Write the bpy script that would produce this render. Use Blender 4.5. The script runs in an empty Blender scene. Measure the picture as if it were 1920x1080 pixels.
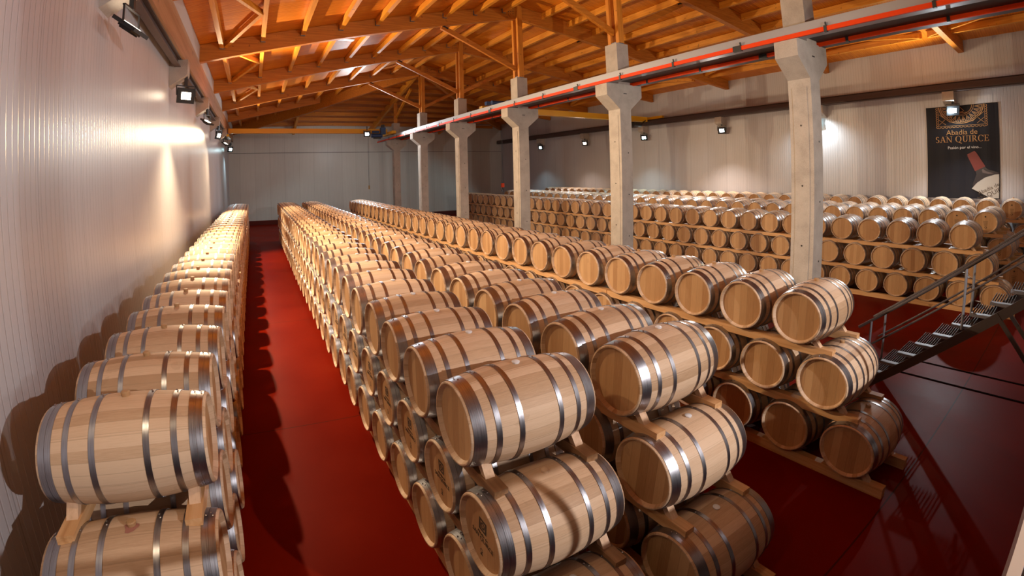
import bpy, math, random
from math import sin, cos, pi, radians
from mathutils import Vector, Matrix
random.seed(7)
SC = bpy.context.scene
COL = SC.collection
# ------------------------------------------------------------------ camera
# a wide lens with mild barrel distortion (polynomial fisheye), levelled, cropped high
FZ = 0.20                                  # floor level
CAMZ = 3.652
cam = bpy.data.cameras.new('camera'); camo = bpy.data.objects.new('camera', cam); COL.objects.link(camo)
SC.camera = camo
M = Matrix(((0.9012810773807529, -0.4326260087794246, -0.022959879855398223),
            (0.43236162502555636, 0.9015635811431698, -0.01570141272508197),
            (0.027492631024500426, 0.004224415212590232, 0.9996130799241586)))
r_, f_, u_ = M[0].copy(), M[1].copy(), M[2].copy()
camo.matrix_world = Matrix(((r_.x, u_.x, -f_.x, 0), (r_.y, u_.y, -f_.y, 0), (r_.z, u_.z, -f_.z, CAMZ), (0, 0, 0, 1)))
cam.type = 'PANO'
cam.panorama_type = 'FISHEYE_LENS_POLYNOMIAL'
cam.fisheye_fov = radians(200)
cam.sensor_width = 36; cam.sensor_fit = 'HORIZONTAL'
cam.fisheye_polynomial_k0 = 0
cam.fisheye_polynomial_k1 = -0.06163859
cam.fisheye_polynomial_k2 = -0.00020457544
cam.fisheye_polynomial_k3 = 4.3720916e-05
cam.fisheye_polynomial_k4 = -6.603005e-07
cam.shift_x = (960 - 869.55) / 1920
cam.shift_y = -(540 - 338.57) / 1080
cam.clip_end = 200
SC.view_settings.view_transform = 'Standard'; SC.view_settings.look = 'None'
SC.view_settings.gamma = 1; SC.view_settings.use_curve_mapping = False
SC.view_settings.exposure = -0.2
# ------------------------------------------------------------------ world + lights
W = bpy.data.worlds.new('world'); SC.world = W; W.use_nodes = True
W.node_tree.nodes['Background'].inputs[0].default_value = (0.9, 0.8, 0.8, 1)
W.node_tree.nodes['Background'].inputs[1].default_value = 0.025

def light(name, kind, loc, target, power, color, size=0.25, angle=120, blend=0.5, sizey=None):
    l = bpy.data.lights.new(name, kind); o = bpy.data.objects.new(name, l); COL.objects.link(o)
    o.location = loc; l.energy = power; l.color = color
    d = Vector(target) - Vector(loc); o.rotation_euler = d.to_track_quat('-Z', 'Y').to_euler()
    if kind == 'SPOT':
        l.shadow_soft_size = size; l.spot_size = radians(angle); l.spot_blend = blend
    elif kind == 'AREA':
        l.size = size
        if sizey: l.shape = 'RECTANGLE'; l.size_y = sizey
    else: l.shadow_soft_size = size
    return o
WARM = (1.0, 0.76, 0.47); NEUT = (1.0, 0.90, 0.80); COOL = (0.86, 0.95, 1.0); CYAN = (0.60, 0.92, 1.0)
# floodlights on the left wall: aimed down into the hall
light('flood_light_left_b', 'SPOT', (-1.30, 11.0, 5.60), (2.0, 10.5, 0.8), 2600, WARM, 0.04, 128, .5)
light('flood_light_left_d', 'SPOT', (-1.30, 21.0, 5.60), (2.8, 17.0, 1.6), 2500, WARM, 0.05, 125, .5)
light('crane_flood_back', 'SPOT', (6.3, 28.8, 5.6), (4.5, 35.5, 3.0), 240, (.95, .98, 1), 0.2, 150, .8)  # made-up extra source carrying the crane lamp's light onto the back wall
light('flood_light_left_f', 'SPOT', (-1.35, 31.0, 5.50), (2.0, 29.0, 0.5), 350, CYAN, 0.05, 150)
light('flood_light_left_mid', 'SPOT', (-1.30, 6.0, 5.60), (4.2, 8.5, 2.0), 1150, (1.0, 0.84, 0.66), 0.06, 95, 1.0)  # added fill for the middle barrels; the wall lamp here points up
light('flood_light_left_near', 'SPOT', (-1.30, 1.2, 5.60), (1.0, 5.5, 0.2), 130, WARM, 0.04, 100, .5)
# those aimed up at the left roof slope
light('roof_light_a', 'SPOT', (-1.30, 5.95, 5.85), (6.0, 5.0, 8.7), 1200, WARM, 0.04, 100, 1.0)
light('roof_light_c', 'SPOT', (-1.30, 15.9, 5.85), (5.5, 11.5, 8.7), 2900, WARM, 0.04, 105, 1.0)
light('roof_light_e', 'SPOT', (-1.30, 25.9, 5.85), (5.5, 21.5, 8.7), 1700, WARM, 0.04, 105, 1.0)
# behind the camera
light('platform_light', 'SPOT', (4.5, -3.2, 4.70), (2.4, 5.5, 1.8), 1600, (1.0, 0.945, 0.93), 0.03, 120, .4)
light('platform_roof_light', 'SPOT', (7.0, -3.2, 5.2), (13.0, 8.0, 9.0), 300, (1.0, 0.85, 0.6), 0.1, 140)
light('blue_light_near', 'SPOT', (8.3, -3.0, 6.2), (6.6, 2.2, 0.8), 60, COOL, 0.08, 100)
# crane flood
light('crane_flood', 'SPOT', (6.50, 26.75, 6.10), (4.0, 18.0, 2.0), 1100, COOL, 0.1, 160)
# right wall
for i, (yy, zz, pw, c) in enumerate(((29.0, 5.5, 450, CYAN), (23.8, 5.4, 600, NEUT), (18.5, 5.5, 600, CYAN), (13.3, 5.55, 1300, NEUT), (3.45, 5.55, 1200, COOL))):
    light('flood_light_right', 'SPOT', (20.02, yy - .1, zz), (15.5, yy - .5, 0.8), pw, c, 0.05, 138, .4)
light('flood_light_right_wall', 'SPOT', (20.05, 8.5, 5.55), (21.5, 8.5, 3.0), 260, (.80, .96, 1), 0.05, 140, .8)
light('flood_light_right_splash', 'POINT', (20.35, 3.45, 5.45), (0, 0, 0), 45, (.72, .92, 1), 0.05)
light('flood_light_right_up', 'SPOT', (19.9, 3.6, 6.0), (17.0, 5.0, 8.0), 420, (1, .88, .55), 0.05, 150, .6)

# ------------------------------------------------------------------ mesh helpers
class MB:
    def __init__(s): s.v = []; s.f = []; s.m = []; s.a = None
    def add(s, vs, fs, mi=0):
        n = len(s.v); s.v += [tuple(v) for v in vs]; s.f += [tuple(n + i for i in f) for f in fs]; s.m += [mi] * len(fs)
    def box(s, lo, hi, mi=0):
        x0, y0, z0 = lo; x1, y1, z1 = hi
        s.add([(x0, y0, z0), (x1, y0, z0), (x1, y1, z0), (x0, y1, z0), (x0, y0, z1), (x1, y0, z1), (x1, y1, z1), (x0, y1, z1)],
              [(0, 3, 2, 1), (4, 5, 6, 7), (0, 1, 5, 4), (1, 2, 6, 5), (2, 3, 7, 6), (3, 0, 4, 7)], mi)
    def bar(s, p, q, w, h, up=(0, 0, 1), mi=0):
        p, q = Vector(p), Vector(q); d = (q - p).normalized(); u = Vector(up); a = d.cross(u).normalized(); b = a.cross(d).normalized()
        vs = []
        for c in (p, q):
            for i, j in ((-1, -1), (1, -1), (1, 1), (-1, 1)): vs.append(c + a * (i * w / 2) + b * (j * h / 2))
        s.add(vs, [(3, 2, 1, 0), (4, 5, 6, 7), (0, 1, 5, 4), (1, 2, 6, 5), (2, 3, 7, 6), (3, 0, 4, 7)], mi)
    def prism(s, poly, axis, a, b, mi=0):
        """poly: 2-D outline (counter-clockwise), extruded along axis from a to b"""
        n = len(poly)
        def P(p, t):
            if axis == 'x': return (t, p[0], p[1])
            if axis == 'y': return (p[0], t, p[1])
            return (p[0], p[1], t)
        vs = [P(p, a) for p in poly] + [P(p, b) for p in poly]
        fs = [tuple(range(n)), tuple(range(2 * n - 1, n - 1, -1))] + [(i, n + i, n + (i + 1) % n, (i + 1) % n) for i in range(n)]
        s.add(vs, fs, mi)
    def tube(s, pts, r, n=8, mi=0, cap=True):
        pts = [Vector(p) for p in pts]; rings = []
        for i, p in enumerate(pts):
            d = (pts[min(i + 1, len(pts) - 1)] - pts[max(i - 1, 0)]).normalized()
            u = Vector((0, 0, 1)) if abs(d.z) < .9 else Vector((1, 0, 0))
            a = d.cross(u).normalized(); b = a.cross(d)
            rr = r[i] if isinstance(r, (list, tuple)) else r
            rings.append([p + a * (rr * cos(2 * pi * k / n)) + b * (rr * sin(2 * pi * k / n)) for k in range(n)])
        vs = [v for rg in rings for v in rg]; fs = []
        for i in range(len(rings) - 1):
            for k in range(n): fs.append((i * n + k, i * n + (k + 1) % n, (i + 1) * n + (k + 1) % n, (i + 1) * n + k))
        if cap: fs += [tuple(range(n))[::-1], tuple((len(rings) - 1) * n + k for k in range(n))]
        s.add(vs, fs, mi)
    def lathe_x(s, prof, n=32, mi=0, cx=0, cy=0, cz=0, close=False):
        """prof: list of (x, r)"""
        vs = [(cx + x, cy + r * cos(2 * pi * k / n), cz + r * sin(2 * pi * k / n)) for x, r in prof for k in range(n)]
        fs = []
        m = len(prof)
        for i in range(m if close else m - 1):
            j = (i + 1) % m
            for k in range(n): fs.append((i * n + k, i * n + (k + 1) % n, j * n + (k + 1) % n, j * n + k))
        s.add(vs, fs, mi)
    def mesh(s, name, mats, smooth=None):
        me = bpy.data.meshes.new(name); me.from_pydata(s.v, [], s.f)
        for m in mats: me.materials.append(m)
        if len(mats) > 1: me.polygons.foreach_set('material_index', s.m)
        import bmesh
        bm = bmesh.new(); bm.from_mesh(me); bmesh.ops.recalc_face_normals(bm, faces=bm.faces); bm.to_mesh(me); bm.free()
        if smooth:
            me.polygons.foreach_set('use_smooth', [True] * len(me.polygons)); me.set_sharp_from_angle(angle=radians(smooth))
        me.update(); return me
    def build(s, name, mats, parent=None, loc=None, smooth=None):
        if not isinstance(mats, (list, tuple)): mats = [mats]
        o = bpy.data.objects.new(name, s.mesh(name, mats, smooth)); COL.objects.link(o)
        if parent: o.parent = parent
        if loc is not None: o.location = loc
        return o
def tag(o, label=None, cat=None, group=None, kind=None):
    if label: o['label'] = label
    if cat: o['category'] = cat
    if group: o['group'] = group
    if kind: o['kind'] = kind
    return o
def empty(name, loc=(0, 0, 0)):
    o = bpy.data.objects.new(name, None); COL.objects.link(o); o.location = loc; o.empty_display_size = .1; return o
ORD = ('first second third fourth fifth sixth seventh eighth ninth tenth eleventh twelfth thirteenth fourteenth fifteenth sixteenth seventeenth eighteenth nineteenth twentieth').split()
ORD += ['twenty-' + o for o in ORD[:9]] + ['thirtieth'] + ['thirty-' + o for o in ORD[:9]] + ['fortieth'] + ['forty-' + o for o in ORD[:9]]

# ------------------------------------------------------------------ materials
class NT:
    def __init__(s, name):
        s.m = bpy.data.materials.new(name); s.m.use_nodes = True; s.t = s.m.node_tree; s.b = s.t.nodes['Principled BSDF']
    def n(s, typ, **kw):
        o = s.t.nodes.new(typ)
        for k, v in kw.items():
            if k.startswith('i_'): o.inputs[int(k[2:])].default_value = v
            else: setattr(o, k, v)
        return o
    def l(s, a, b): s.t.links.new(a, b)
    def math(s, op, a, b=None, c=None):
        o = s.n('ShaderNodeMath', operation=op)
        for i, x in enumerate((a, b, c)):
            if x is None: continue
            if isinstance(x, (int, float)): o.inputs[i].default_value = x
            else: s.l(x, o.inputs[i])
        return o.outputs[0]
    def vec(s, x, y, z):
        o = s.n('ShaderNodeCombineXYZ')
        for i, q in enumerate((x, y, z)):
            if isinstance(q, (int, float)): o.inputs[i].default_value = q
            else: s.l(q, o.inputs[i])
        return o.outputs[0]
    def noise(s, v, scale, detail=3, rough=.5, dim='3D'):
        o = s.n('ShaderNodeTexNoise'); o.inputs['Scale'].default_value = scale; o.inputs['Detail'].default_value = detail; o.inputs['Roughness'].default_value = rough
        if v is not None: s.l(v, o.inputs['Vector'])
        return o.outputs['Fac']
    def white(s, v):
        o = s.n('ShaderNodeTexWhiteNoise', noise_dimensions='3D'); s.l(v, o.inputs[0]); return o.outputs[0]
    def ramp(s, f, stops):
        o = s.n('ShaderNodeValToRGB'); s.l(f, o.inputs[0]); e = o.color_ramp.elements
        while len(e) < len(stops): e.new(.5)
        for q, (p, c) in zip(e, stops): q.position = p; q.color = (*c, 1)
        return o.outputs[0]
    def mix(s, f, a, b, mode='MIX'):
        o = s.n('ShaderNodeMix', data_type='RGBA', blend_type=mode)
        for i, x in ((0, f), (6, a), (7, b)):
            if isinstance(x, (int, float)): o.inputs[i].default_value = x
            elif isinstance(x, tuple): o.inputs[i].default_value = (*x, 1)
            else: s.l(x, o.inputs[i])
        return o.outputs[2]
    def bump(s, h, strength=.3, dist=.01):
        o = s.n('ShaderNodeBump'); o.inputs['Strength'].default_value = strength; o.inputs['Distance'].default_value = dist
        s.l(h, o.inputs['Height']); s.l(o.outputs[0], s.b.inputs['Normal'])
    def sep(s, v):
        o = s.n('ShaderNodeSeparateXYZ'); s.l(v, o.inputs[0]); return o.outputs
    def set(s, col=None, rough=None, metal=None, spec=None):
        if col is not None:
            if isinstance(col, tuple): s.b.inputs['Base Color'].default_value = (*col, 1)
            else: s.l(col, s.b.inputs['Base Color'])
        if rough is not None:
            if isinstance(rough, (int, float)): s.b.inputs['Roughness'].default_value = rough
            else: s.l(rough, s.b.inputs['Roughness'])
        if metal is not None: s.b.inputs['Metallic'].default_value = metal
        if spec is not None: s.b.inputs['Specular IOR Level'].default_value = spec
        return s.m
def plain(name, col, rough=.5, metal=0, spec=None): 
    t = NT(name); return t.set(col, rough, metal, spec)

def oak(name, c0, c1, c2, head=False):
    t = NT(name); at = t.n('ShaderNodeAttribute', attribute_name='lc'); rn = t.n('ShaderNodeAttribute', attribute_name='rnd')
    oi = t.n('ShaderNodeObjectInfo'); x, y, z = t.sep(at.outputs['Vector'])
    R = t.math('ADD', oi.outputs['Random'], rn.outputs['Fac'])
    if head:
        w = t.math('MULTIPLY', y, 11.0); idx = t.math('FLOOR', t.math('ADD', w, t.math('MULTIPLY', R, 7.3)))
        fr = t.math('FRACT', t.math('ADD', w, t.math('MULTIPLY', R, 7.3)))
        gv = t.vec(t.math('MULTIPLY', y, 60.0), t.math('MULTIPLY', z, 3.0), t.math('ADD', t.math('MULTIPLY', idx, 3.7), t.math('MULTIPLY', R, 50)))
    else:
        ang = t.math('ADD', t.math('MULTIPLY', t.math('ARCTAN2', y, z), 28 / (2 * pi)), 60.0)
        warp = t.math('MULTIPLY', t.math('SUBTRACT', t.noise(t.vec(t.math('MULTIPLY', t.math('FLOOR', ang), 5.1), R, 0.0), 1.0, 0), .5), .8)
        w = t.math('ADD', ang, warp); idx = t.math('FLOOR', w); fr = t.math('FRACT', w)
        gv = t.vec(t.math('MULTIPLY', x, 4.0), t.math('MULTIPLY', ang, 4.5), t.math('ADD', t.math('MULTIPLY', idx, 3.7), t.math('MULTIPLY', R, 50)))
    wn = t.white(t.vec(idx, t.math('MULTIPLY', R, 13.0), 2.0))
    g = t.noise(gv, 2.2, 5, .65)
    v = t.math('ADD', t.math('MULTIPLY', wn, .55), t.math('MULTIPLY', g, .55))
    v = t.math('ADD', v, t.math('MULTIPLY', t.math('SUBTRACT', R, .5), .18))
    col = t.ramp(v, [(.22, c0), (.55, c1), (.85, c2)])
    seam = t.math('LESS_THAN', t.math('MINIMUM', fr, t.math('SUBTRACT', 1.0, fr)), .035)
    col = t.mix(t.math('MULTIPLY', seam, .22), col, tuple(c * .45 for c in c0))
    stain = t.math('MULTIPLY', t.noise(t.vec(x, t.math('ADD', y, t.math('MULTIPLY', R, 30)), z), 5.0, 3), 1.0)
    col = t.mix(t.math('MULTIPLY', t.math('GREATER_THAN', stain, .68), .12), col, tuple(c * .5 for c in c0))
    t.bump(g, .12, .004)
    return t.set(col, .55, 0, .35)
OAK = oak('oak_staves', (.43, .265, .150), (.585, .39, .245), (.69, .49, .33))
OAKH = oak('oak_head', (.38, .19, .08), (.50, .28, .13), (.60, .36, .18), True)
def steel():
    t = NT('galvanized_hoop'); at = t.n('ShaderNodeAttribute', attribute_name='lc'); oi = t.n('ShaderNodeObjectInfo')
    x, y, z = t.sep(at.outputs['Vector'])
    g = t.noise(t.vec(t.math('MULTIPLY', x, 60.0), y, z), 6.0, 4)
    col = t.ramp(g, [(.3, (.30, .30, .33)), (.7, (.46, .46, .50))])
    r = t.math('ADD', t.math('MULTIPLY', g, .20), .24)
    return t.set(col, r, 1.0)
STEEL = steel()
BUNGW = plain('white_silicone', (.75, .74, .76), .4)
BUNGB = plain('brown_cork', (.42, .24, .11), .6)
BUNGT = plain('beige_cork', (.68, .48, .32), .6)
INK = plain('branded_ink', (.06, .035, .02), .8)
WINE = plain('wine_stain', (.36, .15, .11), .6)

def timber(name, c0, c1, c2, axis, scale=1.0, rough=.5, knots=True):
    t = NT(name); tc = t.n('ShaderNodeTexCoord'); oi = t.n('ShaderNodeObjectInfo')
    x, y, z = t.sep(tc.outputs['Object']); R = t.math('MULTIPLY', oi.outputs['Random'], 40)
    st = {'x': (.6, 14, 14), 'y': (14, .6, 14), 'z': (14, 14, .6)}[axis]
    v = t.vec(t.math('MULTIPLY', x, st[0] * scale), t.math('ADD', t.math('MULTIPLY', y, st[1] * scale), R), t.math('MULTIPLY', z, st[2] * scale))
    g = t.noise(v, 1.6, 4, .6)
    col = t.ramp(g, [(.25, c0), (.5, c1), (.78, c2)])
    if knots:
        kn = t.noise(t.vec(x, t.math('ADD', y, R), z), 7.0 * scale, 1)
        col = t.mix(t.math('MULTIPLY', t.math('GREATER_THAN', kn, .73), .5), col, tuple(c * .35 for c in c0))
    t.bump(g, .1, .005)
    return t.set(col, rough, 0, .4)
GLU_Y = timber('glulam_y', (.56, .19, .012), (.72, .28, .022), (.82, .37, .045), 'y')
GLU_X = timber('glulam_x', (.38, .115, .008), (.52, .17, .014), (.66, .25, .03), 'x')
GLU_Z = timber('glulam_z', (.48, .155, .010), (.62, .22, .02), (.74, .31, .04), 'z')
PINE = timber('pine_bearer', (.50, .24, .09), (.66, .36, .16), (.76, .46, .24), 'y')
PINED = timber('aged_bearer', (.16, .075, .03), (.28, .14, .06), (.40, .22, .10), 'y')
CHOCK = timber('chock_wood', (.50, .30, .17), (.66, .42, .26), (.76, .52, .34), 'z', 1, .6)
def deck():
    t = NT('roof_boarding'); tc = t.n('ShaderNodeTexCoord'); x, y, z = t.sep(tc.outputs['Object'])
    rib = t.math('FRACT', t.math('MULTIPLY', y, 14.0))
    rb = t.math('ABSOLUTE', t.math('SUBTRACT', rib, .5))
    g = t.noise(t.vec(t.math('MULTIPLY', x, .8), t.math('MULTIPLY', y, 10.0), z), 1.5, 4)
    col = t.ramp(g, [(.25, (.56, .15, .006)), (.5, (.70, .215, .010)), (.8, (.80, .29, .020))])
    line = t.math('LESS_THAN', rb, .06)
    col = t.mix(t.math('MULTIPLY', line, .4), col, (.25, .07, .012))
    t.bump(rb, .5, .02)
    return t.set(col, .45, 0, .4)
DECK = deck()
def wallmat(name, axis, col=(.56, .53, .55), rough=.36):
    t = NT(name); tc = t.n('ShaderNodeTexCoord'); x, y, z = t.sep(tc.outputs['Object'])
    c = {'x': x, 'y': y}[axis]
    rib = t.math('ABSOLUTE', t.math('SUBTRACT', t.math('FRACT', t.math('MULTIPLY', c, 10.0)), .5))
    ribh = t.math('MINIMUM', t.math('MULTIPLY', rib, 9.0), 1.0)
    jf = t.math('FRACT', t.math('MULTIPLY', c, 1 / 1.1)); j = t.math('LESS_THAN', t.math('MINIMUM', jf, t.math('SUBTRACT', 1.0, jf)), .006)
    pn = t.white(t.vec(t.math('FLOOR', t.math('MULTIPLY', c, 1 / 1.1)), 1.0, 1.0))
    blot = t.noise(tc.outputs['Object'], .9, 3)
    v = t.math('ADD', t.math('MULTIPLY', pn, .07), t.math('MULTIPLY', blot, .10))
    v = t.math('ADD', v, .86)
    o = t.n('ShaderNodeVectorMath', operation='SCALE'); o.inputs[0].default_value = col; t.l(v, o.inputs['Scale'])
    cc = t.mix(t.math('MULTIPLY', j, .55), o.outputs[0], tuple(q * .4 for q in col))
    cc = t.mix(t.math('MULTIPLY', t.math('LESS_THAN', rib, .08), .26), cc, tuple(q * .5 for q in col))
    h = t.math('SUBTRACT', ribh, t.math('MULTIPLY', j, 3.0))
    t.bump(h, .55, .006)
    return t.set(cc, rough, 0, .5)
WALL_Y = wallmat('wall_panels_y', 'y'); WALL_X = wallmat('wall_panels_x', 'x', (.66, .65, .60))
def floormat():
    t = NT('red_epoxy_floor'); tc = t.n('ShaderNodeTexCoord'); P = tc.outputs['Object']; x, y, z = t.sep(P)
    a = t.noise(P, .7, 4); b = t.noise(P, 14, 5, .7)
    col = t.ramp(a, [(.3, (.135, .0045, .0005)), (.6, (.175, .0075, .0008)), (.8, (.21, .014, .002))])
    scr = t.noise(t.vec(t.math('MULTIPLY', x, 26.0), t.math('MULTIPLY', y, 7.0), 0.0), 1.0, 3, .7)
    col = t.mix(t.math('MULTIPLY', t.math('GREATER_THAN', scr, .74), .35), col, (.36, .12, .06))
    jx = t.math('ABSOLUTE', t.math('SUBTRACT', t.math('FRACT', t.math('MULTIPLY', t.math('ADD', y, 1.35), 1 / 5.0)), .5))
    col = t.mix(t.math('MULTIPLY', t.math('LESS_THAN', jx, .0016), .7), col, (.03, .01, .006))
    r = t.math('ADD', t.math('MULTIPLY', a, .22), t.math('MULTIPLY', b, .12)); 
    t.bump(b, .05, .003)
    return t.set(col, t.math('ADD', r, .24), 0, .015)
FLOOR = floormat()
def concrete():
    t = NT('concrete'); tc = t.n('ShaderNodeTexCoord'); P = tc.outputs['Object']
    a = t.noise(P, 3, 5, .6); b = t.noise(P, 60, 3, .7)
    v = t.math('ADD', t.math('MULTIPLY', a, .6), t.math('MULTIPLY', b, .4))
    col = t.ramp(v, [(.3, (.34, .29, .25)), (.5, (.46, .40, .35)), (.7, (.54, .48, .42))])
    t.bump(b, .25, .004); return t.set(col, .8, 0, .3)
CONC = concrete()
GREY = plain('grey_painted_steel', (.34, .34, .38), .4, .3)
DARK = plain('dark_steel', (.035, .028, .028), .5, .4)
BROWNST = plain('dark_brown_steel', (.10, .07, .065), .5, .2)
ORANGE = plain('orange_conductor', (.80, .055, .002), .55, 0, .2)
YELLOW = plain('yellow_paint', (.80, .42, .01), .4)
BLACK = plain('black_plastic', (.02, .02, .022), .4)
BLUE = plain('blue_paint', (.02, .07, .22), .4)
SKIRT = plain('dark_red_curb', (.10, .012, .008), .4)
GALV = plain('galvanized_steel', (.24, .24, .27), .55, .7)
RUST = plain('stair_steel', (.075, .055, .05), .6, .4)
WOODB = timber('beige_fascia', (.38, .22, .12), (.50, .31, .18), (.58, .38, .24), 'y', .4)
WHITE = plain('off_white_panel', (.62, .58, .56), .5)
def emit(name, col, s):
    m = bpy.data.materials.new(name); m.use_nodes = True; b = m.node_tree.nodes['Principled BSDF']
    b.inputs['Base Color'].default_value = (*col, 1); b.inputs['Emission Color'].default_value = (*col, 1); b.inputs['Emission Strength'].default_value = s; return m
LAMPW = emit('lamp_warm', (1.0, .82, .6), 25); LAMPC = emit('lamp_cool', (.8, .95, 1), 30); LAMPY = emit('lamp_cyan', (.6, .95, 1), 22)

# ------------------------------------------------------------------ room shell
XL, XR, YB, YN = -1.9, 20.8, 35.5, -5.0
XRG, ZRG = 8.95, 9.78
ZEL, ZER = 7.40, 7.95
def zl(x): return ZRG - (ZRG - ZEL) * (XRG - x) / (XRG - XL)
def zr(x): return ZRG - (ZRG - ZER) * (x - XRG) / (XR - XRG)
def zroof(x): return zl(x) if x < XRG else zr(x)
YH = 23.76                                   # ridge ends here, hip beyond
ZB = 7.40
def zhip(y): return ZRG - (ZRG - ZB) * (y - YH) / (YB - YH)
def struct(o): o['kind'] = 'structure'; return o
m = MB(); m.box((XL - .6, YN - .5, FZ - .2), (XR + .6, YB + .5, FZ)); struct(m.build('floor', FLOOR))
m = MB(); m.box((XL - .25, YN, FZ), (XL, YB, ZEL + .1)); struct(m.build('wall_left', WALL_Y))
m = MB(); m.box((XR, YN, FZ), (XR + .25, YB, ZER + .1)); struct(m.build('wall_right', WALL_Y))
m = MB(); m.prism([(XL - .25, FZ), (XR + .25, FZ), (XR + .25, ZER), (XL - .25, ZEL)], 'y', YB, YB + .25); struct(m.build('wall_back', WALL_X))
m = MB(); m.prism([(XL - .25, FZ), (XR + .25, FZ), (XR + .25, ZER), (XRG, ZRG), (XL - .25, ZEL)], 'y', YN - .25, YN); struct(m.build('wall_near', WALL_X))
m = MB()
T = .15
def slab(pts):
    n = len(pts); vs = pts + [(p[0], p[1], p[2] + T) for p in pts]
    m.add(vs, [tuple(range(n)), tuple(range(2 * n - 1, n - 1, -1))] + [(i, (i + 1) % n, n + (i + 1) % n, n + i) for i in range(n)])
slab([(XL, YN, ZEL), (XL, YB, ZEL), (XRG, YH, ZRG), (XRG, YN, ZRG)])
slab([(XRG, YN, ZRG), (XRG, YH, ZRG), (XR, YB, ZER), (XR, YN, ZER)])
slab([(XL, YB, ZB), (XR, YB, ZER), (XRG, YH, ZRG)])
struct(m.build('ceiling', DECK))
m = MB(); m.box((XL, YN, FZ), (XL + .03, YB, FZ + .33)); struct(m.build('baseboard_left', SKIRT))
m = MB(); m.box((XL + .03, YB - .03, FZ), (XR, YB, FZ + .33)); struct(m.build('baseboard_back', SKIRT))
m = MB(); m.box((XR - .03, YN, FZ), (XR, YB - .03, FZ + .33)); struct(m.build('baseboard_right', SKIRT))
# thin cable tray line across the back wall
m = MB(); m.box((XL, YB - .03, 5.50), (XR, YB, 5.53)); struct(m.build('trim_1', BROWNST))

# boxed eaves on the left: crane runway below, fascia board and upper wall set forward
m = MB(); m.box((-1.62, YN, 6.33), (-1.56, YB, 6.98)); o = m.build('trim_2', WOODB); struct(o)
m = MB(); m.box((-1.62, YN, 6.98), (-1.57, YB, 7.46)); struct(m.build('trim_3', WHITE))
m = MB(); m.box((XL, YN, 6.345), (-1.62, YB, 6.40)); struct(m.build('trim_4', GREY))
rw = empty('crane_runway_beam', (-1.75, 15, 6.2)); tag(rw, 'grey steel crane runway high along the left wall above its brackets', 'beam')
def ibeam(mb, x, y0, y1, z0, z1, w=.2, t=.02, mi=0):
    mb.box((x - w / 2, y0, z0), (x + w / 2, y1, z0 + t), mi); mb.box((x - w / 2, y0, z1 - t), (x + w / 2, y1, z1), mi); mb.box((x - .01, y0, z0 + t), (x + .01, y1, z1 - t), mi)
m = MB(); m.box((XL + .02, YN, 6.30), (XL + .13, YB - .1, 6.345)); ibeam(m, -1.72, YN, YB - .1, 6.16, 6.345, .14); m.build('steel_girder', BROWNST, rw); rw.location = (0, 0, 0)

# brackets on the walls
def flood(loc, ang, tilt, mat, label, cat='floodlight', group=None, yoke=True):
    """flat floodlight: housing box, lens, yoke; ang = heading of the lens, tilt = downwards"""
    t = empty('floodlight', loc); tag(t, label, cat, group)
    h = MB(); h.box((-.03, -.20, -.17), (.02, .20, .17)); h.box((-.055, -.13, -.10), (-.03, .13, .10))
    for k in range(7): h.box((-.075, -.11 + k * .035, -.08), (-.05, -.10 + k * .035, .08))
    a = h.build('housing', BLACK, t)
    g = MB(); g.box((.02, -.11, -.08), (.026, .11, .08)); b = g.build('lens', mat, t)
    R = Matrix.Rotation(ang, 4, 'Z') @ Matrix.Rotation(tilt, 4, 'Y')
    for o in (a, b): o.matrix_local = R
    if yoke:
        y = MB(); y.bar((0, -.215, 0), (0, -.215, .22), .02, .02, (1, 0, 0)); y.bar((0, .215, 0), (0, .215, .22), .02, .02, (1, 0, 0)); y.bar((0, -.22, .22), (0, .22, .22), .04, .02); y.box((-.03, -.03, .22), (.03, .03, .45))
        o = y.build('yoke', BLACK, t); o.matrix_local = Matrix.Rotation(ang, 4, 'Z')
    return t
lamps_l = [(5.9, LAMPW, 'on'), (10.9, LAMPW, 'on'), (15.9, None, 'off'), (20.9, LAMPW, 'on'), (25.9, None, 'off'), (30.9, LAMPY, 'on')]
for k, (yy, mt, st) in enumerate(lamps_l):
    m = MB(); m.prism([(XL, 5.72), (-1.5, 6.0), (-1.5, 6.34), (XL, 6.34)], 'y', yy, yy + .38)
    o = m.build('concrete_bracket', CONC); tag(o, 'beige concrete bracket under the left wall runway, %s from the camera' % ORD[k], 'bracket', 'concrete brackets along the left wall')
    warm = {0: 'throwing orange light, nearest the camera', 1: 'shining bright white, second from the camera', 2: 'unlit, third from the camera', 3: 'lit, fourth from the camera', 4: 'unlit, fifth from the camera', 5: 'shining greenish, farthest from the camera'}[k]
    flood((-1.55, yy + .19, 5.55), (-.2, -1.1, -.4, -.5, -.4, -.8)[k], (-1.0, .25, -1.0, .3, -1.0, .3)[k], mt or LAMPW, 'black floodlight on the left wall, ' + warm, group='floodlights on the left wall')
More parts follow.
